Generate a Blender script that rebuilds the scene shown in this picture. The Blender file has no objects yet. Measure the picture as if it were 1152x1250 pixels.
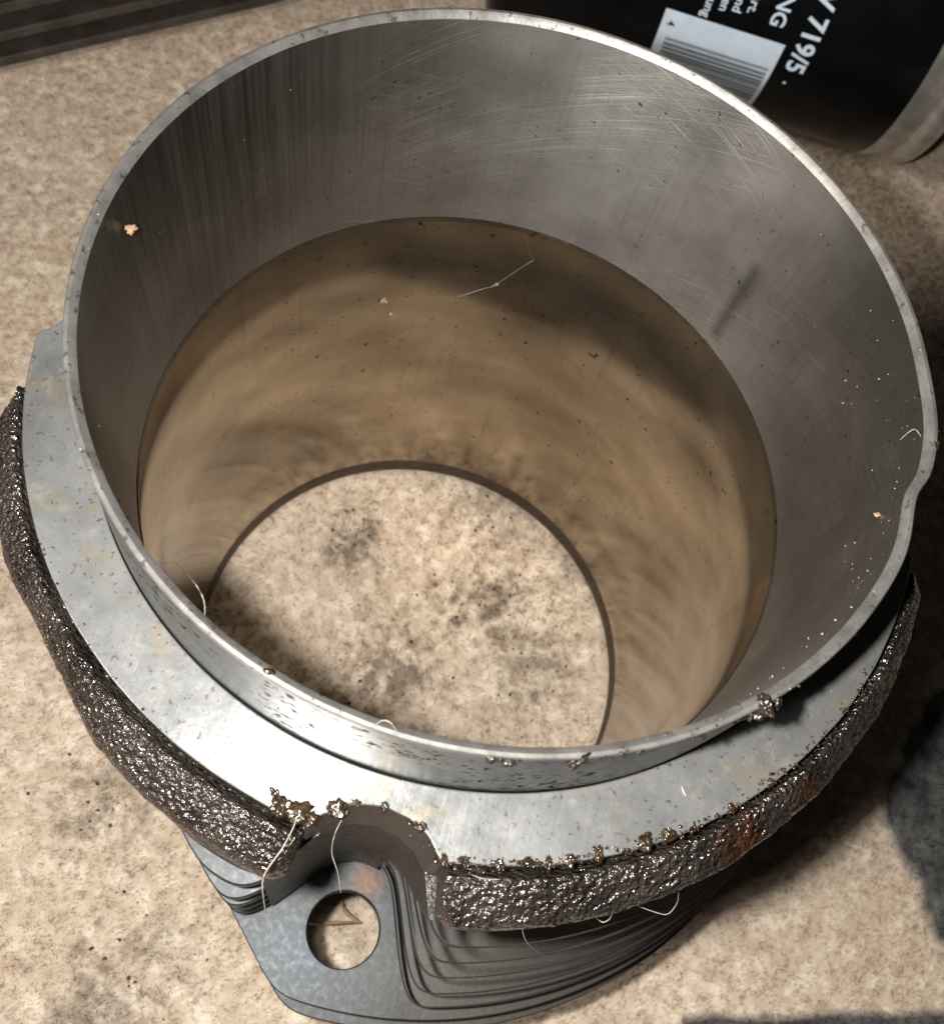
import bpy, bmesh, math, random
import numpy as np
from mathutils import Vector, Matrix, noise

random.seed(7)
rng = np.random.default_rng(11)
MM = 0.001
H = 119.84                     # barrel height in mm; carpet surface is z = 0
SC = bpy.context.scene
COL = SC.collection
PI = math.pi
rad = math.radians

# ------------------------------------------------------------------ camera
cam_d = bpy.data.cameras.new('camera')
cam = bpy.data.objects.new('camera', cam_d)
COL.objects.link(cam)
M = Matrix(((0.94679637, -0.32154623, -0.01358909, 0.0),
            (0.28335376, 0.85287183, -0.43854338, -64.851 * MM),
            (0.15260172, 0.41136076, 0.89860728, (86.1307 + H) * MM),
            (0, 0, 0, 1)))
cam.matrix_world = M
cam_d.sensor_fit = 'HORIZONTAL'
cam_d.sensor_width = 36.0
cam_d.lens = 1253.04 / 1152 * 36.0
cam_d.clip_start = 0.004
cam_d.clip_end = 20.0
cam_d.dof.use_dof = True
cam_d.dof.focus_distance = 0.119
cam_d.dof.aperture_fstop = 62.0
SC.camera = cam

# ------------------------------------------------------------------ world, lamps, exposure
W = bpy.data.worlds.new('World')
SC.world = W
W.use_nodes = True
bg = W.node_tree.nodes['Background']
bg.inputs['Color'].default_value = (1.0, 0.93, 0.85, 1)
bg.inputs['Strength'].default_value = 0.012

fl_d = bpy.data.lights.new('phone_flash', 'POINT')       # the phone's own flash beside its lens
fl_d.energy = 1.8
fl_d.shadow_soft_size = 0.0026
fl_d.color = (1.0, 0.955, 0.89)
fl = bpy.data.objects.new('phone_flash', fl_d)
fl.location = (-14 * MM, -64.5 * MM, (83 + H) * MM)
COL.objects.link(fl)

fill_d = bpy.data.lights.new('fill_lamp', 'AREA')          # weak added fill lamp, lifts the far carpet
fill_d.shape = 'DISK'
fill_d.size = 0.35
fill_d.energy = 12.5
fill_d.color = (1.0, 0.9, 0.78)
fill_o = bpy.data.objects.new('fill_lamp', fill_d)
fill_o.location = (-0.94, -0.72, 0.85)
fill_o.rotation_euler = (Vector((-0.05, 0.1, 0)) - fill_o.location).to_track_quat('-Z', 'Y').to_euler()
COL.objects.link(fill_o)

SC.view_settings.view_transform = 'Standard'
SC.view_settings.look = 'None'
SC.view_settings.gamma = 1.0
SC.view_settings.use_curve_mapping = False
SC.view_settings.exposure = 0.0
SC.render.engine = 'CYCLES'
cy = SC.cycles
cy.use_denoising = True
cy.denoiser = 'OPENIMAGEDENOISE'
cy.max_bounces = 10
cy.glossy_bounces = 8
cy.diffuse_bounces = 4
cy.sample_clamp_indirect = 6.0
cy.blur_glossy = 0.4
cy.caustics_reflective = True

# ------------------------------------------------------------------ material helpers
class NT:
    def __init__(s, name):
        s.m = bpy.data.materials.new(name)
        s.m.use_nodes = True
        s.t = s.m.node_tree
        s.b = s.t.nodes['Principled BSDF']
    def n(s, typ, **kw):
        nd = s.t.nodes.new(typ)
        for k, v in kw.items():
            if k.startswith('i_'):
                nd.inputs[k[2:].replace('_', ' ')].default_value = v
            else:
                setattr(nd, k, v)
        return nd
    def l(s, a, b):
        s.t.links.new(a, b)
    def val(s, k, v):
        s.b.inputs[k].default_value = v
    def obj(s):
        return s.n('ShaderNodeTexCoord').outputs['Object']
    def uv(s):
        return s.n('ShaderNodeTexCoord').outputs['UV']
    def mapping(s, vec, scale=(1, 1, 1), rot=(0, 0, 0), loc=(0, 0, 0)):
        mp = s.n('ShaderNodeMapping')
        s.l(vec, mp.inputs['Vector'])
        mp.inputs['Scale'].default_value = scale
        mp.inputs['Rotation'].default_value = rot
        mp.inputs['Location'].default_value = loc
        return mp.outputs['Vector']
    def noise(s, vec, scale, detail=3, rough=0.55, dist=0.0):
        nd = s.n('ShaderNodeTexNoise')
        s.l(vec, nd.inputs['Vector'])
        nd.inputs['Scale'].default_value = scale
        nd.inputs['Detail'].default_value = detail
        nd.inputs['Roughness'].default_value = rough
        nd.inputs['Distortion'].default_value = dist
        return nd.outputs['Fac']
    def ramp(s, fac, *stops):
        nd = s.n('ShaderNodeValToRGB')
        s.l(fac, nd.inputs['Fac'])
        el = nd.color_ramp.elements
        while len(el) < len(stops):
            el.new(0.5)
        for e, (p, c) in zip(el, stops):
            e.position = p
            e.color = (c, c, c, 1) if not isinstance(c, tuple) else (c[0], c[1], c[2], 1)
        return nd.outputs['Color']
    def mix(s, fac, a, b, mode='MIX'):
        nd = s.n('ShaderNodeMix', data_type='RGBA', blend_type=mode)
        nd.clamp_result = False
        for sock, v in ((nd.inputs['Factor'], fac), (nd.inputs['A'], a), (nd.inputs['B'], b)):
            pass
        ins = {'f': nd.inputs[0], 'a': nd.inputs[6], 'b': nd.inputs[7]}
        for k, v in (('f', fac), ('a', a), ('b', b)):
            if isinstance(v, (int, float)):
                ins[k].default_value = v if k == 'f' else (v, v, v, 1)
            elif isinstance(v, tuple):
                ins[k].default_value = (v[0], v[1], v[2], 1)
            else:
                s.l(v, ins[k])
        return nd.outputs[2]
    def math(s, op, a, b=None, c=None, clamp=False):
        nd = s.n('ShaderNodeMath', operation=op)
        nd.use_clamp = clamp
        for i, v in enumerate((a, b, c)):
            if v is None:
                continue
            if isinstance(v, (int, float)):
                nd.inputs[i].default_value = v
            else:
                s.l(v, nd.inputs[i])
        return nd.outputs[0]
    def spot(s, x, y, r, z=0.0, rz=None, wob=0.35, freq=250.0):
        """soft-edged patch mask round a point (mm), wobbled by noise"""
        o = s.obj()
        d = s.n('ShaderNodeVectorMath', operation='SUBTRACT')
        s.l(o, d.inputs[0])
        d.inputs[1].default_value = (x * MM, y * MM, z * MM)
        sc = s.n('ShaderNodeVectorMath', operation='MULTIPLY')
        s.l(d.outputs[0], sc.inputs[0])
        sc.inputs[1].default_value = (1000 / r, 1000 / r, (1000 / rz) if rz else 0.0)
        ln = s.n('ShaderNodeVectorMath', operation='LENGTH')
        s.l(sc.outputs[0], ln.inputs[0])
        nz = s.noise(o, freq, 4, 0.6)
        v = s.math('ADD', ln.outputs['Value'], s.math('MULTIPLY', s.math('SUBTRACT', nz, 0.5), wob * 6))
        return s.math('SUBTRACT', 1.0, s.math('SMOOTH_MIN', v, 1.0, 0.3), clamp=True)
    def bump(s, h, strength=0.3, dist=0.0002):
        nd = s.n('ShaderNodeBump')
        nd.inputs['Strength'].default_value = strength
        nd.inputs['Distance'].default_value = dist
        s.l(h, nd.inputs['Height'])
        s.l(nd.outputs['Normal'], s.b.inputs['Normal'])
        s.l(nd.outputs['Normal'], s.b.inputs['Coat Normal'])
        return nd

def mat_carpet(pile):
    t = NT('carpet_pile' if pile else 'carpet_backing')
    o = t.obj()
    big = t.noise(o, 28.0, 4, 0.6)
    med = t.noise(o, 190.0, 3, 0.6)
    fine = t.noise(o, 900.0, 2, 0.6)
    if pile:
        at = t.n('ShaderNodeAttribute', attribute_name='tone')
        f = t.math('ADD', t.math('MULTIPLY', at.outputs['Fac'], 0.5), t.math('MULTIPLY', med, 0.5))
    else:
        f = t.math('MULTIPLY', med, 1.0)
    fleck = t.noise(o, 310.0, 3, 0.65, 0.4)
    ff = t.math('ADD', t.math('MULTIPLY', fleck, 0.62), t.math('MULTIPLY', f, 0.38))
    beige = t.ramp(ff, (0.34, (0.47, 0.378, 0.292)), (0.47, (0.55, 0.458, 0.365)), (0.54, (0.64, 0.55, 0.45)), (0.64, (0.78, 0.71, 0.605)))
    beige = t.mix(t.ramp(big, (0.35, 0.0), (0.7, 0.35)), beige, (0.46, 0.368, 0.282))
    # charcoal motif woven into the carpet, at the right and along the near right edge
    sep = t.n('ShaderNodeSeparateXYZ')
    t.l(o, sep.inputs[0])
    wob = t.math('MULTIPLY', t.math('SUBTRACT', t.noise(o, 60.0, 3, 0.6), 0.5), 0.014)
    dx = t.math('SUBTRACT', sep.outputs['X'], 0.1375)
    dy = t.math('SUBTRACT', sep.outputs['Y'], 0.0075)
    d1 = t.math('ADD', t.math('SQRT', t.math('ADD', t.math('MULTIPLY', dx, dx), t.math('MULTIPLY', dy, dy))), wob)
    m1 = t.ramp(t.math('MULTIPLY_ADD', d1, -300.0, 0.5 + 0.0318 * 300), (0.0, 0.0), (1.0, 1.0))
    # border band: below a straight line
    ln = t.math('ADD', t.math('ADD', t.math('MULTIPLY', sep.outputs['X'], -0.315), sep.outputs['Y']), t.math('MULTIPLY', wob, 0.3))
    m2 = t.ramp(t.math('MULTIPLY_ADD', ln, -500.0, 0.5 - 0.0725 * 500), (0.0, 0.0), (1.0, 1.0))
    m2 = t.math('MULTIPLY', m2, t.math('GREATER_THAN', sep.outputs['X'], 0.071))
    dark = t.mix(t.ramp(f, (0.3, 0.0), (0.7, 1.0)), (0.018, 0.019, 0.020), (0.13, 0.133, 0.132))
    colr = t.mix(t.math('MAXIMUM', m1, m2), beige, dark)
    # ground-in dirt, patches with outlines of their own
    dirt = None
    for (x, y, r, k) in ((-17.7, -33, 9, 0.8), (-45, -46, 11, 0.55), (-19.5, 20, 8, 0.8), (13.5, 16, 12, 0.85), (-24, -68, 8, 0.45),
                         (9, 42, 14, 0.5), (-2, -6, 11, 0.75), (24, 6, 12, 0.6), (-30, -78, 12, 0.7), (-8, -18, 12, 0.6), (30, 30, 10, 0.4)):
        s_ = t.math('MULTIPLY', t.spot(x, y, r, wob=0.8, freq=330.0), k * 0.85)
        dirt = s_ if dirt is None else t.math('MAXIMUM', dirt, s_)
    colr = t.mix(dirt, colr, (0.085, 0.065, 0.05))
    colr = t.mix(t.math('MULTIPLY', fine, 0.12), colr, t.mix(1.0, colr, (0.6, 0.58, 0.55), 'MULTIPLY'))
    t.l(colr, t.b.inputs['Base Color'])
    t.val('Roughness', 0.85)
    t.val('Specular IOR Level', 0.25)
    t.val('Sheen Weight', 0.15)
    t.val('Sheen Roughness', 0.5)
    if pile:
        tr = t.n('ShaderNodeBsdfTranslucent'); t.l(colr, tr.inputs['Color'])
        mx = t.n('ShaderNodeMixShader'); mx.inputs[0].default_value = 0.5
        out = t.t.nodes['Material Output']
        t.l(t.b.outputs[0], mx.inputs[1]); t.l(tr.outputs[0], mx.inputs[2]); t.l(mx.outputs[0], out.inputs['Surface'])
    if not pile:
        t.bump(med, 0.3, 0.0006)
    return t.m

def mat_flange():
    t = NT('machined_steel')
    o = t.obj(); u = t.uv()
    n1 = t.noise(o, 90, 5, 0.65)
    n2 = t.noise(o, 900, 3, 0.6)
    c = t.ramp(n1, (0.3, (0.13, 0.136, 0.139)), (0.6, (0.20, 0.208, 0.212)))
    stain = t.ramp(t.noise(o, 160, 6, 0.7), (0.54, 0.0), (0.70, 0.7))
    c = t.mix(stain, c, (0.22, 0.185, 0.125))
    speck = t.ramp(t.noise(o, 1300, 3, 0.6), (0.61, 0.0), (0.66, 0.85))
    c = t.mix(speck, c, (0.10, 0.075, 0.05))
    smear = t.ramp(t.noise(t.mapping(o, (1, 1, 1), (0, 0, 0.4)), 330, 5, 0.7), (0.55, 0.0), (0.68, 0.55))
    c = t.mix(smear, c, (0.28, 0.28, 0.27))
    t.l(c, t.b.inputs['Base Color'])
    t.val('Metallic', 0.5)
    r = t.math('ADD', t.math('MULTIPLY', n1, 0.20), t.math('MULTIPLY', n2, 0.16))
    t.l(t.math('ADD', r, 0.14), t.b.inputs['Roughness'])
    scr = t.noise(t.mapping(o, (900, 60, 1), (0, 0, 0.9)), 2.0, 3, 0.7)
    t.bump(t.math('ADD', t.math('MULTIPLY', n2, 0.6), t.math('MULTIPLY', scr, 0.5)), 0.28, 0.00012)
    return t.m

def mat_spigot():
    """outer side of the thin collar and its rim: turned steel with black pits"""
    t = NT('collar_steel')
    o = t.obj()
    n1 = t.noise(o, 140, 4, 0.6)
    c = t.ramp(n1, (0.3, (0.085, 0.087, 0.088)), (0.7, (0.145, 0.148, 0.15)))
    pit = t.ramp(t.noise(t.mapping(o, (1, 1, 1.4)), 900, 3, 0.6), (0.565, 0.0), (0.61, 0.95))
    zone = t.ramp(t.noise(o, 60, 2, 0.5), (0.42, 0.0), (0.56, 1.0))
    pit = t.math('MULTIPLY', pit, zone)
    c = t.mix(pit, c, (0.012, 0.010, 0.009))
    t.l(c, t.b.inputs['Base Color'])
    t.l(t.math('SUBTRACT', 0.85, t.math('MULTIPLY', pit, 0.85)), t.b.inputs['Metallic'])
    t.l(t.math('MAXIMUM', t.math('ADD', 0.26, t.math('MULTIPLY', t.noise(o, 500, 3, 0.6), 0.18)), t.math('MULTIPLY', pit, 0.8)), t.b.inputs['Roughness'])
    t.l(t.math('SUBTRACT', 0.5, t.math('MULTIPLY', pit, 0.5)), t.b.inputs['Specular IOR Level'])
    t.bump(t.math('SUBTRACT', t.noise(t.mapping(o, (1, 1, 12)), 300, 3, 0.6), t.math('MULTIPLY', pit, 0.8)), 0.25, 0.0001)
    return t.m

def mat_rim():
    t = NT('rim_steel')
    o = t.obj()
    n1 = t.noise(o, 260, 4, 0.65)
    c = t.ramp(n1, (0.3, (0.12, 0.117, 0.112)), (0.65, (0.23, 0.225, 0.217)))
    sp = t.ramp(t.noise(o, 1100, 3, 0.6), (0.60, 0.0), (0.68, 0.9))
    c = t.mix(sp, c, (0.07, 0.055, 0.04))
    t.l(c, t.b.inputs['Base Color'])
    t.val('Metallic', 0.6)
    t.val('Roughness', 0.42)
    t.bump(t.noise(o, 1400, 3, 0.6), 0.25, 0.0001)
    return t.m

SHADE_U, SHADE_V = rad(50.7) * 45, 10.0     # place of the painted shade streak on the unrolled wall, mm
def mat_bore_upper():
    t = NT('brushed_bore')
    u = t.uv(); o = t.obj()
    n1 = t.noise(u, 0.05, 4, 0.6)
    # honing marks: two families of slanted hair-fine scratches + axial streaks
    def scratch(angle, sx, lo, hi):
        v = t.mapping(u, (1, 1, 1), (0, 0, angle))
        v = t.mapping(v, (0.045, sx, 1))
        return t.ramp(t.noise(v, 1.0, 3, 0.7), (lo, 0.0), (hi, 1.0))
    s1 = scratch(rad(24), 3.2, 0.52, 0.72)
    s2 = scratch(rad(-18), 2.6, 0.56, 0.75)
    s3 = scratch(rad(10), 5.0, 0.5, 0.8)
    ax = t.ramp(t.noise(t.mapping(u, (2.3, 0.03, 1)), 1.0, 4, 0.7), (0.45, 0.0), (0.75, 1.0))
    zone = t.ramp(t.noise(t.mapping(u, (0.035, 0.05, 1)), 1.0, 2, 0.5), (0.42, 0.12), (0.62, 1.0))
    sc = t.math('MULTIPLY', t.math('MAXIMUM', t.math('MAXIMUM', s1, s2), t.math('MULTIPLY', s3, 0.6)), zone)
    c = t.ramp(n1, (0.3, (0.235, 0.230, 0.220)), (0.7, (0.34, 0.336, 0.327)))
    c = t.mix(t.math('MULTIPLY', sc, 0.55), c, (0.62, 0.61, 0.59))
    c = t.mix(t.math('MULTIPLY', ax, 0.32), c, (0.15, 0.14, 0.13))
    # oily run-down streaks below the rim, widened into painted shade over the dim side
    sv = t.n('ShaderNodeSeparateXYZ'); t.l(u, sv.inputs[0])
    du0 = t.math('DIVIDE', t.math('SUBTRACT', sv.outputs['X'], rad(160.0) * 45), 31.0)
    zu = t.math('SUBTRACT', 1.0, t.math('MULTIPLY', du0, du0), clamp=True)
    zv = t.ramp(t.math('MULTIPLY', sv.outputs['Y'], 1 / 36.0), (0.0, 0.35), (0.8, 1.0))
    runs = t.ramp(t.noise(t.mapping(u, (1.1, 0.022, 1), (0, 0, 0), (3, 1, 0)), 1.0, 5, 0.75), (0.40, 0.45), (0.62, 1.0))
    c = t.mix(t.math('MULTIPLY', t.math('MULTIPLY', zu, zv), t.math('MULTIPLY', runs, 0.88)), c, (0.045, 0.038, 0.030))
    # painted shade: one short dark streak running down the wall
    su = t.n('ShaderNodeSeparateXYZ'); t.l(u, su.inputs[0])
    du = t.math('SUBTRACT', t.math('ABSOLUTE', t.math('SUBTRACT', su.outputs['X'], SHADE_U)), 0.9)
    dv = t.math('SUBTRACT', t.math('ABSOLUTE', t.math('SUBTRACT', su.outputs['Y'], SHADE_V)), 8.0)
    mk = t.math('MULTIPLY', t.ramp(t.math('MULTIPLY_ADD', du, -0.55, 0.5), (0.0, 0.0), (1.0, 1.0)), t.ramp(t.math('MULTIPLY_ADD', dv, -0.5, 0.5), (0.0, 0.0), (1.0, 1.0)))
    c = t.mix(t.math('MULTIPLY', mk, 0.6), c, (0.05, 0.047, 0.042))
    speck = t.ramp(t.noise(o, 1300, 2, 0.5), (0.715, 0.0), (0.74, 0.9))
    c = t.mix(speck, c, (0.07, 0.05, 0.04))
    t.l(c, t.b.inputs['Base Color'])
    t.val('Metallic', 1.0)
    tg = t.n('ShaderNodeTangent', direction_type='UV_MAP', uv_map='UVMap')
    t.l(tg.outputs[0], t.b.inputs['Tangent'])
    t.val('Anisotropic', 0.65)
    t.val('Anisotropic Rotation', 0.25)
    t.l(t.math('ADD', 0.36, t.math('MULTIPLY', n1, 0.14)), t.b.inputs['Roughness'])
    t.bump(t.math('ADD', t.math('MULTIPLY', sc, 0.7), t.math('MULTIPLY', t.noise(t.mapping(u, (0.3, 8, 1)), 1.0, 3, 0.6), 0.5)), 0.35, 0.00012)
    return t.m

def mat_bore_lower():
    t = NT('polished_bore')
    u = t.uv(); o = t.obj()
    n1 = t.noise(t.mapping(u, (0.04, 0.07, 1)), 1.0, 4, 0.6)
    streak = t.noise(t.mapping(u, (0.05, 1.6, 1)), 1.0, 4, 0.65)
    c = t.ramp(n1, (0.30, (0.235, 0.192, 0.142)), (0.5, (0.32, 0.268, 0.20)), (0.68, (0.43, 0.365, 0.278)))
    axs = t.ramp(t.noise(t.mapping(u, (0.5, 0.03, 1)), 1.0, 4, 0.7), (0.55, 0.0), (0.75, 0.6))
    c = t.mix(axs, c, (0.22, 0.17, 0.12))
    speck = t.ramp(t.noise(o, 900, 2, 0.5), (0.69, 0.0), (0.72, 1.0))
    c = t.mix(speck, c, (0.05, 0.035, 0.025))
    t.l(c, t.b.inputs['Base Color'])
    t.val('Metallic', 0.93)
    t.l(t.math('ADD', 0.065, t.math('ADD', t.math('MULTIPLY', n1, 0.12), t.math('MULTIPLY', streak, 0.05))), t.b.inputs['Roughness'])
    t.bump(t.noise(t.mapping(u, (6, 1.2, 1)), 1.0, 3, 0.6), 0.02, 0.00004)
    return t.m

def mat_cast(rust=()):
    t = NT('oily_casting')
    o = t.obj()
    n1 = t.noise(o, 120, 4, 0.6)
    n2 = t.noise(o, 1100, 3, 0.65)
    vo = t.n('ShaderNodeTexVoronoi')
    t.l(o, vo.inputs['Vector'])
    vo.inputs['Scale'].default_value = 1500
    vo.feature = 'SMOOTH_F1'
    c = t.ramp(n1, (0.3, (0.030, 0.024, 0.020)), (0.7, (0.105, 0.088, 0.077)))
    if rust:
        m = None
        for a in rust:
            s_ = t.spot(*a[:3], z=a[3], rz=a[4], wob=0.22, freq=420)
            m = s_ if m is None else t.math('MAXIMUM', m, s_)
        rc = t.ramp(t.noise(o, 700, 4, 0.6), (0.3, (0.045, 0.018, 0.008)), (0.7, (0.15, 0.066, 0.028)))
        c = t.mix(t.math('MULTIPLY', m, 1.6, clamp=True), c, rc)
    t.l(c, t.b.inputs['Base Color'])
    t.val('Metallic', 0.7)
    t.l(t.math('ADD', 0.12, t.math('MULTIPLY', n1, 0.22)), t.b.inputs['Roughness'])
    t.val('Coat Weight', 0.6)
    t.val('Coat Roughness', 0.09)
    t.val('Thin Film Thickness', 330.0)
    t.val('Thin Film IOR', 1.4)
    t.bump(t.math('ADD', t.noise(o, 1700, 1.5, 0.5), t.math('MULTIPLY', vo.outputs['Distance'], 0.3)), 1.0, 0.0008)
    return t.m

def mat_fin():
    t = NT('blued_fin_iron')
    o = t.obj()
    n1 = t.noise(o, 55, 4, 0.6)
    n2 = t.noise(o, 1200, 3, 0.6)
    c = t.ramp(n1, (0.32, (0.020, 0.020, 0.019)), (0.5, (0.025, 0.029, 0.033)), (0.68, (0.032, 0.044, 0.057)))
    c = t.mix(t.ramp(n2, (0.55, 0.0), (0.75, 0.5)), c, (0.06, 0.065, 0.07))
    sx = t.n('ShaderNodeSeparateXYZ'); t.l(o, sx.inputs[0])
    dust = t.math('ADD', t.math('MULTIPLY', sx.outputs['X'], 60.0), t.math('MULTIPLY', t.math('SUBTRACT', n1, 0.5), 3.0))
    c = t.mix(t.ramp(t.math('ADD', dust, -0.45), (0.0, 0.0), (0.8, 0.9)), c, (0.046, 0.041, 0.035))
    m = t.spot(5.0, -49.2, 3.0, wob=0.25, freq=350)
    c = t.mix(t.math('MULTIPLY', m, 0.75, clamp=True), c, (0.10, 0.045, 0.02))
    t.l(c, t.b.inputs['Base Color'])
    t.val('Metallic', 0.45)
    t.l(t.math('ADD', 0.33, t.math('MULTIPLY', n2, 0.25)), t.b.inputs['Roughness'])
    t.bump(n2, 0.25, 0.0001)
    return t.m

def mat_plain(name, col, rough=0.5, metal=0.0, var=0.25, scale=400, bump=0.2, bd=0.0002, coat=0.0):
    t = NT(name)
    o = t.obj()
    n = t.noise(o, scale, 4, 0.6)
    lo = tuple(x * (1 - var) for x in col); hi = tuple(min(1, x * (1 + var)) for x in col)
    t.l(t.ramp(n, (0.3, lo), (0.7, hi)), t.b.inputs['Base Color'])
    t.val('Metallic', metal)
    t.l(t.math('ADD', rough - 0.06, t.math('MULTIPLY', n, 0.12)), t.b.inputs['Roughness'])
    t.val('Coat Weight', coat)
    if bump:
        t.bump(n, bump, bd)
    return t.m

MT = {}
MT['pile'] = mat_carpet(True)
MT['backing'] = mat_carpet(False)
MT['flange'] = mat_flange()
MT['spigot'] = mat_spigot()
MT['rim'] = mat_rim()
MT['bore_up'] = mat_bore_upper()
MT['bore_lo'] = mat_bore_lower()
MT['cast'] = mat_cast(rust=((40.0, -40.5, 4.6, H - 20, 9), (46.0, -33.0, 2.8, H - 20, 9), (-6.0, -57.5, 2.0, H - 23, 6)))
MT['fin'] = mat_fin()
MT['lip'] = mat_plain('dull_lip', (0.075, 0.056, 0.040), 0.5, 0.5)
MT['grease'] = mat_plain('black_grease', (0.022, 0.015, 0.011), 0.28, 0.0, 0.4, 900, 0.5, 0.0004, 0.2)
MT['amber_grease'] = mat_plain('brown_grease', (0.024, 0.0145, 0.007), 0.2, 0.0, 0.5, 900, 0.5, 0.0004, 0.35)
MT['grit'] = mat_plain('grit', (0.17, 0.14, 0.11), 0.55, 0.0, 0.3, 900)
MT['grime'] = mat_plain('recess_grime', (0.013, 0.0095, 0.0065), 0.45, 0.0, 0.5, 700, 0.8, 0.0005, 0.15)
MT['crumb'] = mat_plain('crumb', (0.26, 0.165, 0.10), 0.85, 0.0, 0.25, 900, 0.5)
MT['hair'] = mat_plain('lint_hair', (0.36, 0.33, 0.275), 0.5, 0.0, 0.35, 900, 0)
MT['web'] = mat_plain('web_thread', (0.62, 0.56, 0.48), 0.5, 0.0, 0.1, 300, 0)
MT['twig'] = mat_plain('straw', (0.30, 0.21, 0.10), 0.6, 0.0, 0.3, 600)
MT['can'] = mat_plain('black_can_paint', (0.0035, 0.0037, 0.0045), 0.24, 0.0, 0.3, 60, 0.06, 0.0002)
MT['seam'] = mat_plain('galvanised_seam', (0.66, 0.65, 0.62), 0.33, 0.85, 0.25, 200, 0.2)
MT['can'].node_tree.nodes['Principled BSDF'].inputs['Specular IOR Level'].default_value = 0.22
MT['print'] = mat_plain('white_print', (0.60, 0.72, 0.86), 0.45, 0.0, 0.06, 300, 0)
MT['ink'] = mat_plain('black_ink', (0.015, 0.016, 0.02), 0.4, 0.0, 0.1, 300, 0)
MT['dirt'] = mat_plain('dirt', (0.045, 0.034, 0.026), 0.7, 0.0, 0.4, 900, 0.4)
MT['seal'] = mat_plain('rubber', (0.012, 0.012, 0.012), 0.6, 0.0, 0.2, 200)

# ------------------------------------------------------------------ object helpers
def link(name, me, mat=None, parent=None):
    o = bpy.data.objects.new(name, me)
    COL.objects.link(o)
    if mat is not None:
        for m in (mat if isinstance(mat, (list, tuple)) else [mat]):
            me.materials.append(m)
    if parent:
        o.parent = parent
    return o
def thing(name, label, cat, loc=(0, 0, 0), group=None):
    o = bpy.data.objects.new(name, None)
    o.empty_display_size = 0.01
    COL.objects.link(o)
    o.location = loc
    o['label'] = label
    o['category'] = cat
    if group:
        o['group'] = group
    return o
def tag(o, label, cat, group=None):
    o['label'] = label
    o['category'] = cat
    if group:
        o['group'] = group
    return o
def mesh_np(name, V, F, smooth=True, sharp=None):
    me = bpy.data.meshes.new(name)
    me.from_pydata([tuple(v) for v in V], [], [tuple(f) for f in F])
    me.validate()
    me.polygons.foreach_set('use_smooth', [smooth] * len(me.polygons))
    if sharp:
        me.set_sharp_from_angle(angle=rad(sharp))
    me.update()
    return me

def lathe(name, prof, seg=360, rfun=None, matidx=None, closed=True, sharp=35):
    """prof: list of (r, z) in mm, z measured down from the rim (negative); closed ring section"""
    n = len(prof)
    th = np.linspace(0, 2 * PI, seg, endpoint=False)
    V = []
    for t in th:
        for (r, z) in prof:
            rr = r + (rfun(t, z) if rfun else 0.0)
            V.append((rr * math.cos(t) * MM, rr * math.sin(t) * MM, (z + H) * MM))
    F = []; MI = []; UV = []
    L = [0.0]
    for i in range(1, n + 1):
        a, b = prof[i - 1], prof[i % n]
        L.append(L[-1] + math.hypot(a[0] - b[0], a[1] - b[1]))
    for s in range(seg):
        s2 = (s + 1) % seg
        for i in range(n if closed else n - 1):
            j = (i + 1) % n
            F.append((s * n + i, s2 * n + i, s2 * n + j, s * n + j))
            MI.append(matidx[i] if matidx else 0)
            u0, u1 = s * 2 * PI / seg * 45, (s + 1) * 2 * PI / seg * 45
            UV += [(u0, L[i]), (u1, L[i]), (u1, L[i + 1]), (u0, L[i + 1])]
    me = bpy.data.meshes.new(name)
    me.from_pydata(V, [], F)
    me.polygons.foreach_set('material_index', MI)
    me.polygons.foreach_set('use_smooth', [True] * len(F))
    uvl = me.uv_layers.new(name='UVMap')
    uvl.data.foreach_set('uv', np.array(UV, dtype=np.float32).ravel())
    me.set_sharp_from_angle(angle=rad(sharp))
    me.update()
    return me

def ease(prof, k, r=0.25):
    return prof

# ------------------------------------------------------------------ the carpet
me = bpy.data.meshes.new('carpet')
bm = bmesh.new()
gx, gy = 150, 160
x0, x1, y0, y1 = -0.30, 0.28, -0.22, 0.42
grid = []
for j in range(gy + 1):
    row = []
    for i in range(gx + 1):
        x = x0 + (x1 - x0) * i / gx; y = y0 + (y1 - y0) * j / gy
        z = -0.00125 + 0.00015 * noise.noise(Vector((x * 60, y * 60, 0)))
        row.append(bm.verts.new((x, y, z)))
    grid.append(row)
for j in range(gy):
    for i in range(gx):
        f = bm.faces.new((grid[j][i], grid[j][i + 1], grid[j + 1][i + 1], grid[j + 1][i])); f.smooth = True
bm.to_mesh(me); bm.free()
carpet = link('carpet', me, MT['backing'])
carpet['kind'] = 'structure'
carpet['label'] = 'beige short pile carpet with a charcoal woven motif'

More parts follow.
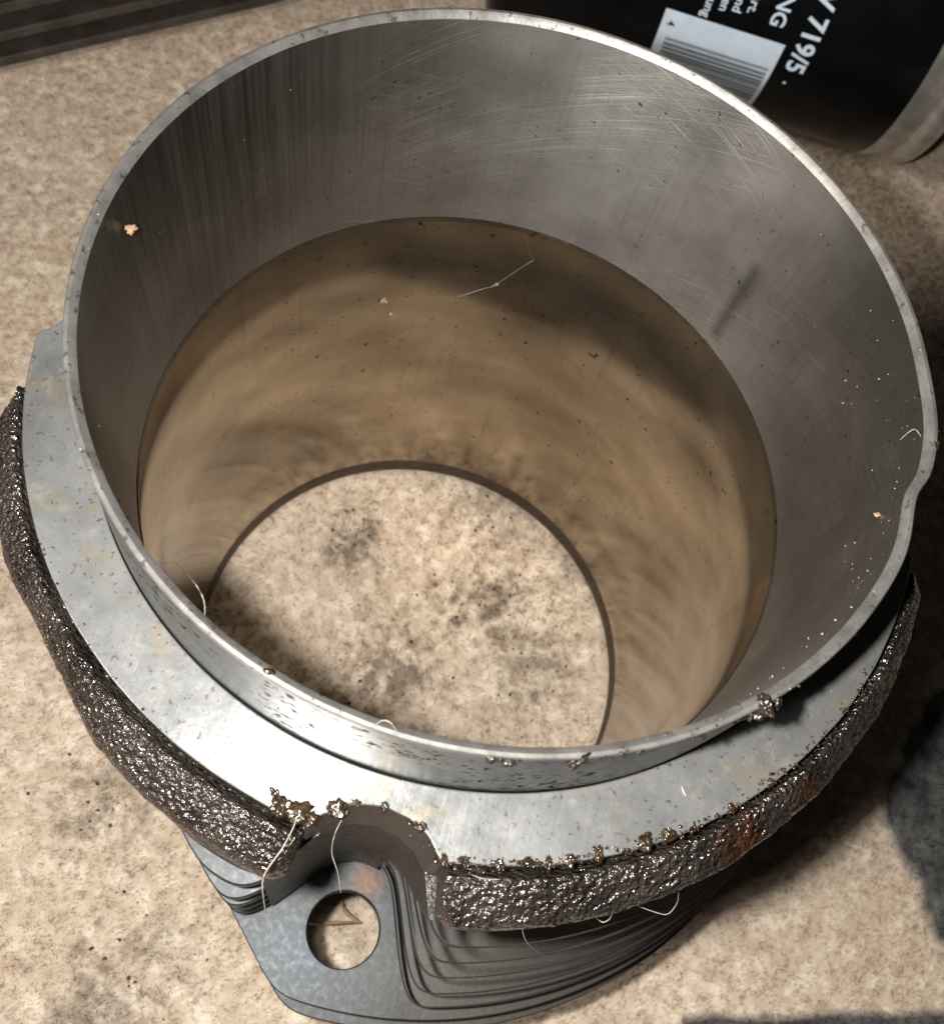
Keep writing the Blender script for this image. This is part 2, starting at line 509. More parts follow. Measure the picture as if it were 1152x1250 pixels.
def build_pile():
    sp = 1.75
    nx = int(400 / sp); ny = int(440 / sp)
    X, Y = np.meshgrid(np.arange(nx) * sp - 222, np.arange(ny) * sp - 132)
    cx = (X + rng.uniform(-.8, .8, X.shape)).ravel(); cyy = (Y + rng.uniform(-.8, .8, X.shape)).ravel()
    n = len(cx)
    tone_t = np.clip(rng.normal(.55, .22, n), 0, 1)
    lean_a = rng.uniform(0, 2 * PI, n); lean_m = rng.uniform(0.4, 1.2, n)
    hgt_t = rng.uniform(0.7, 1.0, n)
    K = 15
    bx = np.repeat(cx, K) + rng.normal(0, .55, n * K); by = np.repeat(cyy, K) + rng.normal(0, .55, n * K)
    m = n * K
    tone = np.clip(np.repeat(tone_t, K) + rng.normal(0, .13, m), 0, 1)
    la = np.repeat(lean_a, K) + rng.normal(0, .9, m); lm_ = np.repeat(lean_m, K) * rng.uniform(.2, 1.2, m)
    hh = np.repeat(hgt_t, K) * rng.uniform(.7, 1.1, m)
    w = rng.uniform(.08, .15, m)
    fa = rng.uniform(0, PI, m)
    dx, dy = np.cos(la) * lm_, np.sin(la) * lm_
    wx, wy = np.cos(fa) * w, np.sin(fa) * w
    zb = -1.3
    V = np.zeros((m, 3, 3), np.float32)
    V[:, 0] = np.stack([bx - wx, by - wy, np.full(m, zb)], 1)
    V[:, 1] = np.stack([bx + wx, by + wy, np.full(m, zb)], 1)
    V[:, 2] = np.stack([bx + dx, by + dy, zb + hh], 1)
    loops = np.arange(m * 3).astype(np.int32)
    me = bpy.data.meshes.new('pile')
    me.vertices.add(m * 3)
    me.vertices.foreach_set('co', (V * MM).ravel())
    me.loops.add(len(loops))
    me.loops.foreach_set('vertex_index', loops)
    me.polygons.add(m)
    me.polygons.foreach_set('loop_start', (np.arange(m) * 3).astype(np.int32))
    me.update(calc_edges=True)
    at = me.attributes.new('tone', 'FLOAT', 'POINT')
    at.data.foreach_set('value', np.repeat(tone, 3).astype(np.float32))
    o = link('pile', me, MT['pile'], carpet)
    o['kind'] = 'stuff'
build_pile()

# ------------------------------------------------------------------ the barrel
STUDS = (-86.0, 4.0, 94.0, 184.0)
FLATS = (-131.0, 49.0)
FLAT_D = 52.5
def wrap(a):
    return (a + 180.0) % 360.0 - 180.0
def stud_local(th):
    """angle from the nearest stud, signed so that negative is the side of the flat"""
    best = None
    for k, s in enumerate(STUDS):
        d = wrap(th - s)
        if k in (1, 3):
            d = -d
        if best is None or abs(d) < abs(best):
            best = d
    return best
def flat_lim(th, d):
    m = 1e9
    for f in FLATS:
        c = math.cos(rad(wrap(th - f)))
        if c > 0.2:
            m = min(m, d / c)
    return m
def fin_outline(R, notch=True, n=1440, flat=FLAT_D, sm=10):
    r = np.zeros(n)
    for i in range(n):
        th = -180 + 360 * i / n
        v = min(R, flat_lim(th, flat))
        if notch:
            a = stud_local(th)
            if -22 < a < 7.7:
                # notch mouth: arc round the stud, straight edge square to the flat on one side
                best = v
                for q in range(0, 260):
                    rr = 45.5 + q * 0.1
                    if rr >= v:
                        break
                    t_, q_ = rr * math.sin(rad(a)), rr * math.cos(rad(a))
                    inside = math.hypot(t_, q_ - 55.0) < 8.3 or (q_ > 52.0 and t_ > -7.0) or (q_ + t_ > 44.6 and t_ <= -4.6 and q_ > 49)
                    if inside:
                        best = rr
                        break
                v = best
        r[i] = v
    k = np.exp(-0.5 * (np.arange(-3 * sm, 3 * sm + 1) / (sm / 1.6)) ** 2); k /= k.sum()
    rp = np.concatenate([r[-3 * sm:], r, r[:3 * sm]])
    return np.convolve(rp, k, 'valid')
def curve_plate(name, loops, z, thick, bev=0.35):
    """flat plate with holes from closed outlines (mm), rounded edges; z = top (from rim)"""
    cu = bpy.data.curves.new(name, 'CURVE')
    cu.dimensions = '2D'
    cu.fill_mode = 'BOTH'
    for pts in loops:
        s = cu.splines.new('POLY')
        s.points.add(len(pts) - 1)
        s.points.foreach_set('co', np.array([(x * MM, y * MM, 0, 1) for x, y in pts], dtype=np.float32).ravel())
        s.use_cyclic_u = True
    cu.extrude = (thick / 2 - bev) * MM
    cu.bevel_depth = bev * MM
    cu.bevel_resolution = 2
    cu.offset = -bev * MM
    o = bpy.data.objects.new(name, cu)
    COL.objects.link(o)
    dg = bpy.context.evaluated_depsgraph_get()
    me = bpy.data.meshes.new_from_object(o.evaluated_get(dg))
    bpy.data.objects.remove(o)
    me.transform(Matrix.Translation((0, 0, (H + z - thick / 2) * MM)))
    me.polygons.foreach_set('use_smooth', [True] * len(me.polygons))
    me.set_sharp_from_angle(angle=rad(50))
    return me
def circ_pts(r, n=180, c=(0, 0)):
    return [(c[0] + r * math.cos(2 * PI * i / n), c[1] + r * math.sin(2 * PI * i / n)) for i in range(n)]
def polar_pts(r):
    n = len(r)
    return [(r[i] * math.cos(rad(-180 + 360 * i / n)), r[i] * math.sin(rad(-180 + 360 * i / n))) for i in range(n)]

BARREL_LABEL = 'greasy finned iron cylinder barrel with open bore standing on the carpet'
barrel = thing('cylinder_barrel', BARREL_LABEL, 'engine cylinder', (0, 0, 0))

def dent(t, z):
    th = wrap(math.degrees(t))
    f = max(0.0, 1 + z / 9.0)
    d = -1.0 * math.exp(-((th + 6.5) / (3.2 if th > -6.5 else 6.0)) ** 2) + 0.35 * math.exp(-((th - 5) / 6.0) ** 2)
    w = 0.06 * math.sin(3 * t + 1) + 0.03 * noise.noise(Vector((math.cos(t) * 9, math.sin(t) * 9, 0)))
    return d * f * f + w * f
prof = [(42.95, -35.2), (43.15, -20), (43.66, -8), (43.80, -0.95), (43.81, -0.75), (43.88, -0.64), (44.44, -0.06), (44.52, 0.0), (44.88, 0.0), (45.0, -0.12),
        (45.0, -1), (45.0, -4), (45.0, -8), (45.05, -12), (45.02, -14.4), (45.02, -15.6), (45.02, -17.4), (46.0, -17.6), (46.0, -35.2)]
# inside 0..2 bore, 3..7 rim, rest collar
mi = [0, 0, 0, 0, 1, 1, 1, 1, 1, 1, 2, 2, 2, 2, 2, 2, 2, 2, 0]
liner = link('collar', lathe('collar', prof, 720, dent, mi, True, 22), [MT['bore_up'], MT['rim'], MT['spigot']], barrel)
liner['label'] = 'thin steel collar with dented rim and brushed inner wall'

prof = [(42.75, -35.75), (42.75, -60), (42.75, -90), (42.75, -116.2), (46.4, -116.2), (46.4, -35.75)]
prof = [(43.6, -35.25), (43.6, -35.8), (42.85, -35.85), (42.76, -36.1), (42.75, -60), (42.75, -90), (42.75, -115.2), (46.4, -115.2), (46.4, -35.25)]
bore = link('bore_sleeve', lathe('bore_sleeve', prof, 360), MT['bore_lo'], barrel)
bore['label'] = 'polished brownish lower bore wall'
prof = [(42.75, -115.25), (42.62, -115.6), (42.6, -119.5), (42.9, -119.84), (46.2, -119.84), (46.5, -119.5), (46.5, -115.25)]
link('bottom_lip', lathe('bottom_lip', prof, 240), MT['lip'], barrel)
prof = [(46.1, -26.0), (47.0, -26.0), (47.0, -112.8), (46.8, -113.15), (46.45, -113.15), (46.45, -36), (46.1, -36)]
link('body_tube', lathe('body_tube', prof, 240), MT['cast'], barrel)

# machined seat with scalloped stud recesses
def seat_outline():
    n = 1440
    r = np.zeros(n)
    for i in range(n):
        th = -180 + 360 * i / n
        a = stud_local(th)
        v = 52.1 + 0.10 * noise.noise(Vector((math.cos(rad(th)) * 12, math.sin(rad(th)) * 12, 3)))
        if -12 < a < 10:
            for q in range(0, 90):
                rr = 46.5 + q * 0.08
                if rr >= v:
                    break
                t_, q_ = rr * math.sin(rad(a)), rr * math.cos(rad(a))
                if math.hypot(t_ + 0.9, q_ - 56.2) < 8.0 + 0.25 * noise.noise(Vector((a * .6, 1, 2))):
                    v = rr
                    break
        r[i] = v
    k = np.array([1, 2, 3, 2, 1]) / 9.0
    return np.convolve(np.concatenate([r[-2:], r, r[:2]]), k, 'valid')
so = seat_outline()
me = curve_plate('seat', [polar_pts(so), circ_pts(45.16, 360)], -16.0, 13.5, 0.18)
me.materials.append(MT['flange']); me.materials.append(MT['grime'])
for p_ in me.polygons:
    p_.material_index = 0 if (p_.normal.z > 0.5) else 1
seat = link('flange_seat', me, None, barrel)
seat['label'] = 'bright machined flange seat with scalloped stud recess'

# rough cast outer ring, four separate lobes between the recesses
def ring_lobe(a0, a1):
    nth = int((a1 - a0) * 7)
    sec = []
    # section param: from inner top, over the rounded crest, down the outer side, underneath
    ns = 26
    V = []; F = []
    for i in range(nth + 1):
        th = a0 + (a1 - a0) * i / nth
        e = min(th - a0, a1 - th)
        a = stud_local(th)
        ro = min(56.1 + 1.5 * max(0.0, math.cos(rad(wrap(th + 86)))) ** 3, flat_lim(th, 55.6))
        ro -= 1.1 * max(0, 1 - e / 2.0) ** 2
        if a0 < -150:
            ro -= 2.6 * max(0, 1 - (th - a0) / 5.0) ** 2.2
        ro += 0.25 * noise.noise(Vector((math.cos(rad(th)) * 10, math.sin(rad(th)) * 10, 5)))
        ri = 51.4
        gro = 52.6
        cap = 1.0 if e > 0.001 else 0.75
        zt = -17.3 - 0.5 * max(0, 1 - e / 1.6) ** 2
        zb = -24.4
        pts = [(ri, -19.6), (gro - .25, -18.9), (gro + .1, -18.1), (gro + .35, zt - .35), (gro + .75, zt)]
        xs, zs_ = gro + .75, zt
        xe, ze = ro - .9, zt - 2.0
        for q in range(1, 19):
            f = q / 18.0
            pts.append((xs + (xe - xs) * f, zs_ + (ze - zs_) * f ** 1.3))
        for q in range(1, 9):
            f = q / 8.0 * PI / 2
            pts.append((xe + .9 * math.sin(f), ze - 1.3 * (1 - math.cos(f)) - .12 * q))
        zl = pts[-1][1]
        for q in range(1, 15):
            f = q / 14.0
            pts.append((ro - 0.5 * f * f, zl + (zb - zl) * f))
        pts += [(ro - 1.2, zb - .1), (49.0, zb), (49.0, -22)]
        np_ = len(pts)
        for (r, z) in pts:
            p = Vector((r * math.cos(rad(th)), r * math.sin(rad(th)), z))
            if r > gro - 0.4:
                d = 0.16 * noise.noise(p * 0.7) + 0.06 * noise.noise(p * 2.6) + 0.07 * noise.noise(p * 7.5)
                f = (r + d * 0.8) / r
                p = Vector((p.x * f, p.y * f, p.z + d))
            V.append((p.x * MM, p.y * MM, (p.z + H) * MM))
    for i in range(nth):
        for j in range(np_):
            k = (j + 1) % np_
            F.append((i * np_ + j, i * np_ + k, (i + 1) * np_ + k, (i + 1) * np_ + j))
    F.append(tuple(range(np_ - 1, -1, -1)))
    F.append(tuple(nth * np_ + j for j in range(np_)))
    me = mesh_np('ring_lobe', V, F, True, 70)
    bm = bmesh.new(); bm.from_mesh(me)
    for f in bm.faces:
        if len(f.verts) > 4:
            f.material_index = 1
    bmesh.ops.recalc_face_normals(bm, faces=bm.faces[:])
    bm.to_mesh(me); bm.free()
    return me
L_, R_ = 8.6, 7.1
# stud -86 (flat on its lower-angle side), 4 mirrored, 94, 184 mirrored
lobes = ((-86 + R_, 4 - R_), (4 + L_, 94 - L_), (94 + R_, 184 - 15.0), (184 + 15.0 - 360, -86 - L_))
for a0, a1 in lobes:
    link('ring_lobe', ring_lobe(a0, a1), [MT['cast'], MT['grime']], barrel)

# cooling fins
FINS = [(-30.0, 57.2, True), (-38.0, 58.7, True), (-46.0, 60.2, True), (-54.0, 61.8, True), (-62.0, 63.7, True), (-70.0, 65.5, True),
        (-78.0, 67.3, False), (-86.0, 69.0, False), (-94.0, 69.2, False), (-102.0, 69.2, False), (-109.5, 69.2, False), (-116.8, 69.2, False)]
HOLE_R = 56.5
for z, R, nt in FINS:
    loops = [polar_pts(fin_outline(R, nt)), circ_pts(46.8)]
    if not nt:
        for s in STUDS:
            c = (HOLE_R * math.cos(rad(s)), HOLE_R * math.sin(rad(s)))
            loops.append(circ_pts(5.35 if z == -78.0 else (7.0 if z > -90 else 8.6), 72, c))
    link('cooling_fin', curve_plate('cooling_fin', loops, z, 2.4 if nt else 2.6, 0.18), MT['fin'], barrel)

# solid greasy wall at the back of each stud recess
def recess_wall(k):
    s = STUDS[k]; sg = -1 if k in (1, 3) else 1
    r = fin_outline(68.0, True)
    A = np.linspace(-11.2, 7.6, 110)
    zs = np.linspace(-28.5, -75.5, 40)
    V = []; F = []
    for z in zs:
        for j, a in enumerate(A):
            th = s + sg * a
            i = int(round((wrap(th) + 180) / 360 * 1440)) % 1440
            x_ = (wrap(th) + 180) / 360 * 1440
            i0 = int(math.floor(x_)); fr = x_ - i0
            ro_ = r[i0 % 1440] * (1 - fr) + r[(i0 + 1) % 1440] * fr
            rz_ = 58.7 + (-38 - z) * 0.213
            rr = min(ro_ + 0.30 if a < 3 else max(ro_ * 0 + 46.95, ro_ + 0.30), rz_ - 0.25, 57.2 + (z + 28.5) * 0.30 if a > 3 else 99)
            p = Vector((rr * math.cos(rad(th)), rr * math.sin(rad(th)), z))
            d = 0.14 * noise.noise(p * 0.8) + 0.10 * noise.noise(p * 2.4)
            f = (rr + d) / rr
            V.append((p.x * f * MM, p.y * f * MM, (z + H) * MM))
    nA = len(A)
    for q in range(len(zs) - 1):
        for j in range(nA - 1):
            F.append((q * nA + j, q * nA + j + 1, (q + 1) * nA + j + 1, (q + 1) * nA + j))
    b0 = len(V)
    for z in (zs[0], zs[-1]):
        for a in A:
            th = s + sg * a
            V.append((46.9 * math.cos(rad(th)) * MM, 46.9 * math.sin(rad(th)) * MM, (z + H) * MM))
    last = (len(zs) - 1) * nA
    for j in range(nA - 1):
        F.append((j, b0 + j, b0 + j + 1, j + 1))
        F.append((last + j, last + j + 1, b0 + nA + j + 1, b0 + nA + j))
    return mesh_np('recess_wall', V, F, True, 60)
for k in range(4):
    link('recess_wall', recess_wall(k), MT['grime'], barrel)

# ------------------------------------------------------------------ second barrel behind, seen by its fins only
def copy_tree(o, parent=None):
    c = o.copy(); COL.objects.link(c); c.parent = parent
    for ch in o.children:
        copy_tree(ch, c)
    return c
b2 = copy_tree(barrel)
b2.name = 'cylinder_barrel'
b2['label'] = 'dark ribbed cylinder barrel beyond the open one, showing only black fins'
b2.location = (-0.1595, 0.172, 0)
b2.rotation_euler = (0, 0, rad(-45 + 131))
dark_fin = mat_plain('sooty_fin_iron', (0.085, 0.073, 0.063), 0.42, 0.3, 0.4, 120, 0.4)
for ch in b2.children:
    if ch.name.startswith('cooling_fin'):
        ch.data = ch.data.copy()
        ch.data.materials[0] = dark_fin

# ------------------------------------------------------------------ grease and grit clinging to the barrel
def blob_mesh(name, items, seed=1, sub=2):
    """lumpy crusts; items: (x, y, z, r, squash) in mm"""
    bm = bmesh.new()
    for k, (x, y, z, r, sq) in enumerate(items):
        ret = bmesh.ops.create_icosphere(bm, subdivisions=sub if r < .45 else max(sub, 4), radius=1.0)
        ph = k * 1.37 + seed
        ang = ph * 2.1
        ca, sa = math.cos(ang), math.sin(ang)
        el = 0.65 + 0.35 * math.sin(ph * 3.3)
        off = Vector((ph, -ph, ph * .7))
        for v in ret['verts']:
            c0 = v.co.copy()
            d = 1 + 0.65 * noise.noise(c0 * 1.1 + off) + 0.40 * noise.noise(c0 * 2.6 + off) + (0.26 * noise.noise(c0 * 5.5 + off) + 0.15 * noise.noise(c0 * 11 + off) if r >= .45 else 0)
            px, py = c0.x * d * r, c0.y * d * r * el
            v.co = Vector((px * ca - py * sa + x, px * sa + py * ca + y, c0.z * d * r * sq + z)) * MM
    for f in bm.faces:
        f.smooth = True
    me = bpy.data.meshes.new(name)
    bm.to_mesh(me); bm.free()
    return me
def pol(th, r, z):
    return (r * math.cos(rad(th)), r * math.sin(rad(th)), z + H)
R_ = random.Random(5)
dark = []; amber = []; grit = []
for th, n_, s_ in ((-44, 3, 1.25), (-46.5, 2, .8), (-52, 2, .6), (-68, 2, .75), (-77, 2, .6), (-63, 2, .5), (-38, 2, .5), (3, 3, .6), (-12, 2, .5), (-30, 2, .45)):
    for _ in range(n_):
        t2 = th + R_.gauss(0, .8)
        x, y, z = pol(t2, R_.uniform(44.7, 45.1) + dent(rad(t2), -.5), R_.uniform(-1.3, -.1))
        dark.append((x, y, z, s_ * R_.uniform(.6, 1), .75))
    for _ in range(n_ * 3):
        t2 = th + R_.gauss(0, 1.8)
        x, y, z = pol(t2, R_.uniform(44.6, 45.1) + dent(rad(t2), -.5), R_.uniform(-1.8, .05))
        dark.append((x, y, z, R_.uniform(.1, .26), .7))
def crust(th, dr, n_, s_):
    i = int((th + 180) / 360 * 1440) % 1440
    for _ in range(n_):
        t2 = th + R_.gauss(0, .55)
        x, y, z = pol(t2, so[i] - dr + R_.gauss(0, .32), -16.0 + R_.uniform(-.05, .22))
        amber.append((x, y, z, s_ * R_.uniform(.35, 1.0), R_.uniform(.4, .8)))
for th, dr, r_ in ((-97.6, .6, 1.1), (-95.6, .8, 1.25), (-99.2, 1.4, .55), (-94.2, .4, .8), (-92.0, .25, .95), (-90.4, .2, .6), (-87.0, .1, .5), (-82.5, .1, .5), (-79.4, .2, .7), (-77.4, .4, .6),
                   (-73.5, .2, .5), (-70.5, .4, .95), (-68.2, .35, .6), (-65.6, .3, .5), (-62.5, .35, .7), (-59.5, .2, .45), (-57.0, .35, .75), (-54.2, .4, .85), (-51.0, .25, .5), (-46, .25, .5), (-40, .2, .45)):
    i = int((th + 180) / 360 * 1440) % 1440
    x, y, z = pol(th, so[i] - dr, -16.0)
    amber.append((x, y, z, r_, .32))
    crust(th, dr, 5, .3)
for _ in range(260):
    crust(R_.uniform(-81, -20), R_.uniform(-.15, .3) ** 1, 1, .2)
for _ in range(60):
    crust(R_.uniform(-160, -97), R_.uniform(-.1, .15), 1, .15)
for _ in range(260):       # pale grit on rim, seat and inner wall
    k = R_.random()
    if k < .40:
        th = R_.uniform(-180, 180) if R_.random() < .5 else R_.uniform(-60, 30)
        x, y, z = pol(th, R_.uniform(43.8, 44.95) + dent(rad(th), 0), R_.uniform(-.4, .05))
        s = .05 + .12 * R_.random() ** 2
    elif k < .62:
        th = R_.uniform(-175, -20)
        x, y, z = pol(th, R_.uniform(46, 52), -15.98); s = R_.uniform(.05, .15)
    else:
        th = R_.gauss(-15, 30) if R_.random() < .7 else R_.uniform(0, 360)
        zz = -abs(R_.gauss(0, 8)) - .8
        x, y, z = pol(th, 43.45 + max(zz, -33) * .012 + dent(rad(th), max(zz, -33)), max(zz, -33)); s = .05 + .13 * R_.random() ** 2.5
    grit.append((x, y, z, s, .8))
g = link('grease_clumps', blob_mesh('grease_clumps', dark, 1), MT['grease'], barrel); g['kind'] = 'stuff'
g = link('grease_crust', blob_mesh('grease_crust', amber, 4), MT['amber_grease'], barrel); g['kind'] = 'stuff'
g = link('grit', blob_mesh('grit', grit, 9, 1), MT['grit'], barrel); g['kind'] = 'stuff'

# ------------------------------------------------------------------ the oil filter lying behind
FR = 38.0
PHI = rad(2.5)
filt = thing('oil_filter', 'black oil filter can lying on its side, with white lettering and barcode', 'oil filter', (0, 0, 0))
filt.matrix_world = Matrix.Translation((0, 195 * MM, FR * MM)) @ Matrix.Rotation(PHI, 4, 'Z')
def lathe_x(name, prof, seg=128, sharp=40):
    n = len(prof)
    V = []; F = []
    for s in range(seg):
        t = 2 * PI * s / seg
        for (x, r) in prof:
            V.append((x * MM, r * math.cos(t) * MM, r * math.sin(t) * MM))
    for s in range(seg):
        s2 = (s + 1) % seg
        for i in range(n - 1):
            F.append((s * n + i, s2 * n + i, s2 * n + i + 1, s * n + i + 1))
    return mesh_np(name, V, F, True, sharp)
dome = [(-39.5, 0.01), (-39.4, 18), (-38.5, 27), (-36.5, 33), (-33, 36.6), (-29, FR - .1), (-20, FR), (0, FR), (30, FR), (60, FR), (70.2, FR), (70.6, 37.7)]
can = link('can', lathe_x('can', dome), MT['can'], filt)
sm_ = [(70.4, 37.2), (70.8, 37.9), (72.5, 38.05), (74.5, 37.6), (76.4, 36.9), (77.2, 36.7), (78.0, 37.1), (78.6, 37.8), (80.0, 38.1), (81.6, 38.0), (82.8, 37.4), (83.2, 36.2),
       (82.6, 34.8), (81.2, 34.2), (80.6, 30), (80.6, 12), (78.0, 11.8), (78.0, 0.01)]
link('seam_rim', lathe_x('seam_rim', sm_), MT['seam'], filt)
link('gasket', lathe_x('gasket', [(80.3, 33.0), (82.4, 32.6), (82.6, 31), (82.4, 28.6), (80.3, 28.2)]), MT['seal'], filt)
def on_can(u, v, lift=0.06):
    """u = axial mm (letter-up direction), v = arc mm from the camera side horizontal, positive upwards"""
    a = v / FR
    return Vector((u, -(FR + lift) * math.cos(a), (FR + lift) * math.sin(a))) * MM
def print_text(name, body, size, u0, v_start, bold=0.0):
    cu = bpy.data.curves.new(name, 'FONT')
    cu.body = body
    cu.size = size
    cu.offset = bold
    cu.resolution_u = 3
    o = bpy.data.objects.new(name, cu)
    COL.objects.link(o)
    dg = bpy.context.evaluated_depsgraph_get()
    me = bpy.data.meshes.new_from_object(o.evaluated_get(dg))
    bpy.data.objects.remove(o)
    w = max(v.co.x for v in me.vertices)
    for v in me.vertices:
        v.co = on_can(u0 + v.co.y, v_start - v.co.x)
    return link(name, me, MT['print'], filt), w
def arc(deg):
    return rad(deg) * FR
o, w_ = print_text('model_lettering', 'W 719/5', 6.4, 39.2, 0, 0.16)
for v in o.data.vertices:       # shift so that the last digit ends one degree below the horizontal
    c = v.co / MM
    a = math.atan2(c.z, -c.y) + (w_ / FR) - rad(1.4)
    v.co = on_can(c.x, a * FR)
o['label'] = 'white lettering reading W 719/5'
def print_right(name, body, size, u0, end_deg, bold=0.05):
    o, w = print_text(name, body, size, u0, 0, bold)
    for v in o.data.vertices:
        c = v.co / MM
        a = math.atan2(c.z, -c.y) + w / FR + rad(end_deg)
        v.co = on_can(c.x, a * FR)
    return o
print_right('warning_lettering', 'WARNING', 4.9, 31.0, 13.0, 0.10)
for u, body, e in ((15.2, 'Motorenöl. Dichtung', 8.5), (18.6, 'vor dem Einbau ölen', 12.5), (21.6, 'Hand festziehen. und', 13.5), (25.0, 'Dichtung prüfen. Art.', 14.5)):
    print_right('small_lettering', body, 3.1, u, e, 0.05)
def can_patch(name, u0, u1, v0, v1, lift, mat, parent, nv=16):
    V = []; F = []
    for i in range(nv + 1):
        v = v0 + (v1 - v0) * i / nv
        V += [on_can(u0, v, lift), on_can(u1, v, lift)]
    for i in range(nv):
        F.append((2 * i, 2 * i + 1, 2 * i + 3, 2 * i + 2))
    return link(name, mesh_np(name, V, F), mat, parent)
bc = can_patch('barcode_label', 6.9, 36.7, arc(-46), arc(7.6), 0.05, MT['print'], filt)
bc['label'] = 'pale barcode label'
# bars run along the can; all on one printed sheet
bm = bmesh.new()
v = arc(-3.2)
rb = random.Random(3)
while v > arc(-44):
    wbar = rb.choice((.18, .18, .36, .54)); 
    a = [bm.verts.new(on_can(u, vv, 0.075)) for u, vv in ((9.2, v), (35.6, v), (35.6, v - wbar), (9.2, v - wbar))]
    bm.faces.new(a)
    v -= wbar + rb.choice((.22, .22, .4, .6))
me = bpy.data.meshes.new('bars'); bm.to_mesh(me); bm.free()
br = link('bars', me, MT['ink'], bc); br['kind'] = 'stuff'
o = print_right('digit', '4', 3.0, 7.6, 1.5, 0.03)
o.data.materials[0] = MT['ink']
for v in o.data.vertices:
    c = v.co / MM
    v.co = on_can(c.x + 0.6, math.atan2(c.z, -c.y) * FR, 0.08)
dt = can_patch('print_dot', 40.4, 41.1, arc(-7.6), arc(-6.6), 0.06, MT['print'], filt, 4)

# ------------------------------------------------------------------ loose hairs, threads, crumbs, straw
def strand(name, pts, rad_mm, mat, label, cat, group=None):
    """smooth tube through points (mm)"""
    P = [Vector(p) for p in pts]
    Q = []
    n = len(P)
    for i in range(n - 1):
        p0, p1, p2, p3 = P[max(i - 1, 0)], P[i], P[i + 1], P[min(i + 2, n - 1)]
        for k in range(8):
            t = k / 8
            Q.append(0.5 * ((2 * p1) + (p2 - p0) * t + (2 * p0 - 5 * p1 + 4 * p2 - p3) * t * t + (3 * p1 - p0 - 3 * p2 + p3) * t ** 3))
    Q.append(P[-1])
    V = []; F = []
    m = 6
    for i, q in enumerate(Q):
        d = (Q[min(i + 1, len(Q) - 1)] - Q[max(i - 1, 0)]).normalized()
        a = d.orthogonal().normalized(); b = d.cross(a)
        r = rad_mm * (0.45 + 0.55 * math.sin(PI * min(max(i / (len(Q) - 1), .08), .92)))
        for k in range(m):
            V.append((q + a * r * math.cos(2 * PI * k / m) + b * r * math.sin(2 * PI * k / m)) * MM)
    for i in range(len(Q) - 1):
        for k in range(m):
            k2 = (k + 1) % m
            F.append((i * m + k, i * m + k2, (i + 1) * m + k2, (i + 1) * m + k))
    o = link(name, mesh_np(name, V, F), mat)
    tag(o, label, cat, group)
    return o
CAMP = Vector((0, -64.851, 86.1307 + H))
CR = M.to_3x3()
def ray(px, py):
    d = CR @ Vector(((px - 576) / 1253.04, -(py - 625) / 1253.04, -1.0))
    return d
def at(px, py, z):
    """point on the horizontal plane z (mm above carpet) that the photograph shows at this pixel"""
    d = ray(px, py)
    return tuple(CAMP + d * ((z - CAMP.z) / d.z))
def wall(px, py, r=43.25):
    """first hit with the far inner wall of the bore"""
    d = ray(px, py)
    A = d.x * d.x + d.y * d.y; B = CAMP.x * d.x + CAMP.y * d.y; C = CAMP.x ** 2 + CAMP.y ** 2 - r * r
    t = (-B + math.sqrt(max(B * B - A * C, 0))) / A
    return tuple(CAMP + d * t)
ZF = H - 15.7
G = 'pale hairs stuck to the barrel'
strand('hair', [at(362, 985, ZF), at(360, 1005, ZF + .2), at(345, 1035, ZF + .2), at(322, 1070, ZF - .6), at(322, 1100, ZF - 4), at(327, 1128, ZF - 9), at(324, 1150, ZF - 12)], 0.055, MT['hair'],
       'long pale curved hair hanging over the cast ring beside the stud recess', 'hair')
strand('hair', [at(424, 990, ZF), at(410, 1015, ZF - 1), at(405, 1040, ZF - 3), at(412, 1065, ZF - 5), at(416, 1090, ZF - 7)], 0.04, MT['hair'],
       'short pale wavy hair dangling inside the stud recess above the bolt hole', 'hair')
strand('hair', [wall(214, 686), at(232, 705, H - 6), at(247, 728, H - 2), at(250, 748, H - 1), at(246, 765, H + .1)], 0.04, MT['hair'],
       'fine pale hair curling inside the bore at the collar rim', 'hair')
strand('hair', [at(455, 888, H + .05), at(466, 880, H + .8), at(476, 882, H + .8), at(484, 892, H + .05)], 0.04, MT['hair'],
       'tiny arched hair standing on the rim above the bright seat', 'hair')
strand('hair', [at(560, 958, ZF), at(568, 953, ZF + 1), at(574, 946, ZF + 2.0), at(576, 938, ZF + 3.4)], 0.06, MT['hair'],
       'short thick white curved fibre against the collar foot', 'fibre')
strand('hair', [at(832, 960, ZF), at(834, 966, ZF), at(837, 972, ZF)], 0.11, MT['hair'],
       'small white dash of lint lying on the machined seat', 'lint')
strand('hair', [at(775, 1105, H - 26), at(800, 1114, H - 26), at(815, 1116, H - 26), at(826, 1103, H - 24), at(828, 1090, H - 22)], 0.045, MT['hair'],
       'pale looped hair under the outer edge of the cast ring by the rust patch', 'hair')
strand('hair', [at(726, 1119, H - 25), at(735, 1126, H - 26), at(744, 1122, H - 25), at(748, 1112, H - 22)], 0.06, MT['hair'],
       'small bright curl of lint under the cast ring above the fins', 'lint')
strand('hair', [at(636, 1125, H - 24), at(640, 1145, H - 26), at(650, 1158, H - 30), at(664, 1167, H - 36)], 0.045, MT['hair'],
       'thin hair trailing from the cast ring down over the fins', 'hair')
strand('hair', [at(575, 1068, H - 16), at(590, 1073, H - 16.5), at(610, 1074, H - 16.8)], 0.045, MT['hair'],
       'pale hair lying in the groove beside the greasy recess', 'hair')
strand('hair', [at(1098, 537, H - 2), at(1115, 524, H - .5), at(1124, 533, H + .2)], 0.04, MT['hair'],
       'bent hair sticking off the rim near its dent', 'hair')
strand('hair', [at(32, 322, .6), at(52, 336, 1.0), at(62, 352, .7), at(74, 358, .6)], 0.06, MT['hair'],
       'pale carpet hair curling beside the barrel on open carpet', 'hair')
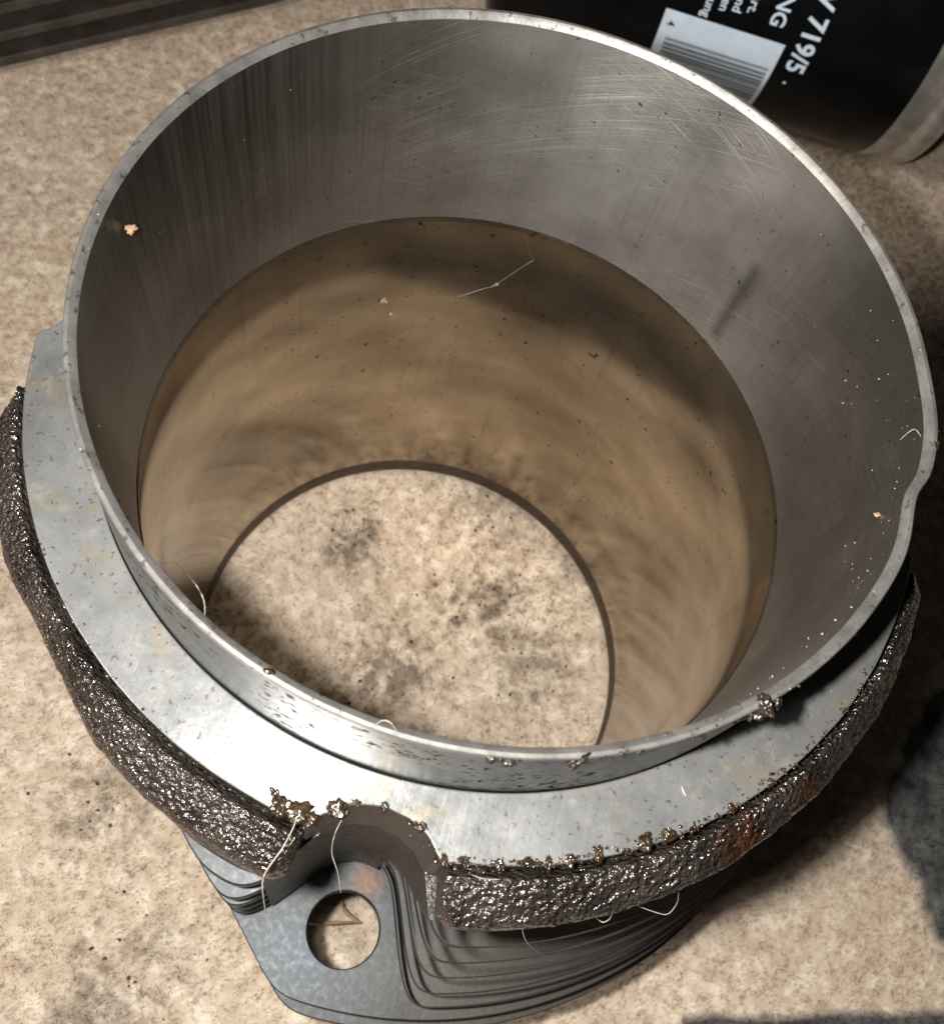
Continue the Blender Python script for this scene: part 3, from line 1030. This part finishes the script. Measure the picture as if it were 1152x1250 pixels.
# crumbs caught on a slack thread across the bore wall
w1, w2, w3, w4, w5 = wall(215, 322, 42.6), wall(262, 340, 42.6), at(380, 362, H - 40), at(468, 367, H - 36), at(605, 347, H - 34)
strand('thread', [at(560, 362, H - 36), at(590, 352, H - 35), w5, wall(650, 318, 42.6), wall(700, 292, 42.6)], 0.018, MT['web'],
       'faint cobweb thread slanting from a pale crumb up the bore wall', 'thread')
def crumb(px, py, base, r, label, mat='crumb', seed=1):
    x, y, z = base
    o = link('crumb', blob_mesh('crumb', [(0, 0, 0, r, .75), (r * .7, 0, r * .2, r * .55, .8)], seed, 2), MT[mat])
    o.location = Vector((x, y, z)) * MM
    tag(o, label, 'crumb')
    return o
crumb(160, 279, wall(160, 279, 42.9), .6, 'tan crumb stuck to the dark bore wall below the rim', seed=2)
crumb(468, 367, w4, .45, 'larger pale crumb hanging on the thread inside the bore', seed=5)
crumb(477, 383, at(477, 383, H - 37.4), .32, 'tiny pale crumb just below the larger one in the bore', seed=8)
crumb(605, 347, w5, .4, 'pale crumb on the thread nearest the oil filter side', seed=11)
crumb(1078, 625, wall(1070, 628, 43.2), .34, 'brown crumb stuck inside the rim at its dent', seed=14)
crumb(327, 820, at(327, 820, H + .2), .42, 'amber crumb sitting on the rim top', 'amber_grease', seed=21)
# straw in the bolt hole
strand('straw', [at(375, 1128, 8.0), at(405, 1127, 6.6), at(440, 1126, 5.0)], 0.30, MT['twig'], 'dry straw lying across the carpet seen through the bolt hole', 'straw')
strand('straw', [at(415, 1093, 3.0), at(421, 1112, 4.0), at(438, 1126, 5.2)], 0.35, MT['twig'], 'short bent stalk leaning on the straw in the bolt hole', 'straw')
# dirt crumbs on the carpet
it = []
rd = random.Random(9)
for cx_, cy_, s_, n_ in ((-17.7, -33, 5, 26), (-45, -46, 6, 22), (-19.5, 20, 4, 16), (13.5, 16, 7, 34), (24, 4, 6, 16), (-24, -69, 6, 18), (8, 40, 10, 22), (-2, -6, 8, 24), (-60, -30, 30, 14), (70, -45, 20, 8)):
    for _ in range(n_):
        it.append((rd.gauss(cx_, s_), rd.gauss(cy_, s_), rd.uniform(-.4, .1), rd.uniform(.12, .45), .7))
o = link('dirt_crumbs', blob_mesh('dirt_crumbs', it, 3, 1), MT['dirt'])
o['kind'] = 'stuff'; o['label'] = 'dark dirt crumbs scattered over the beige carpet'; o['category'] = 'dirt'
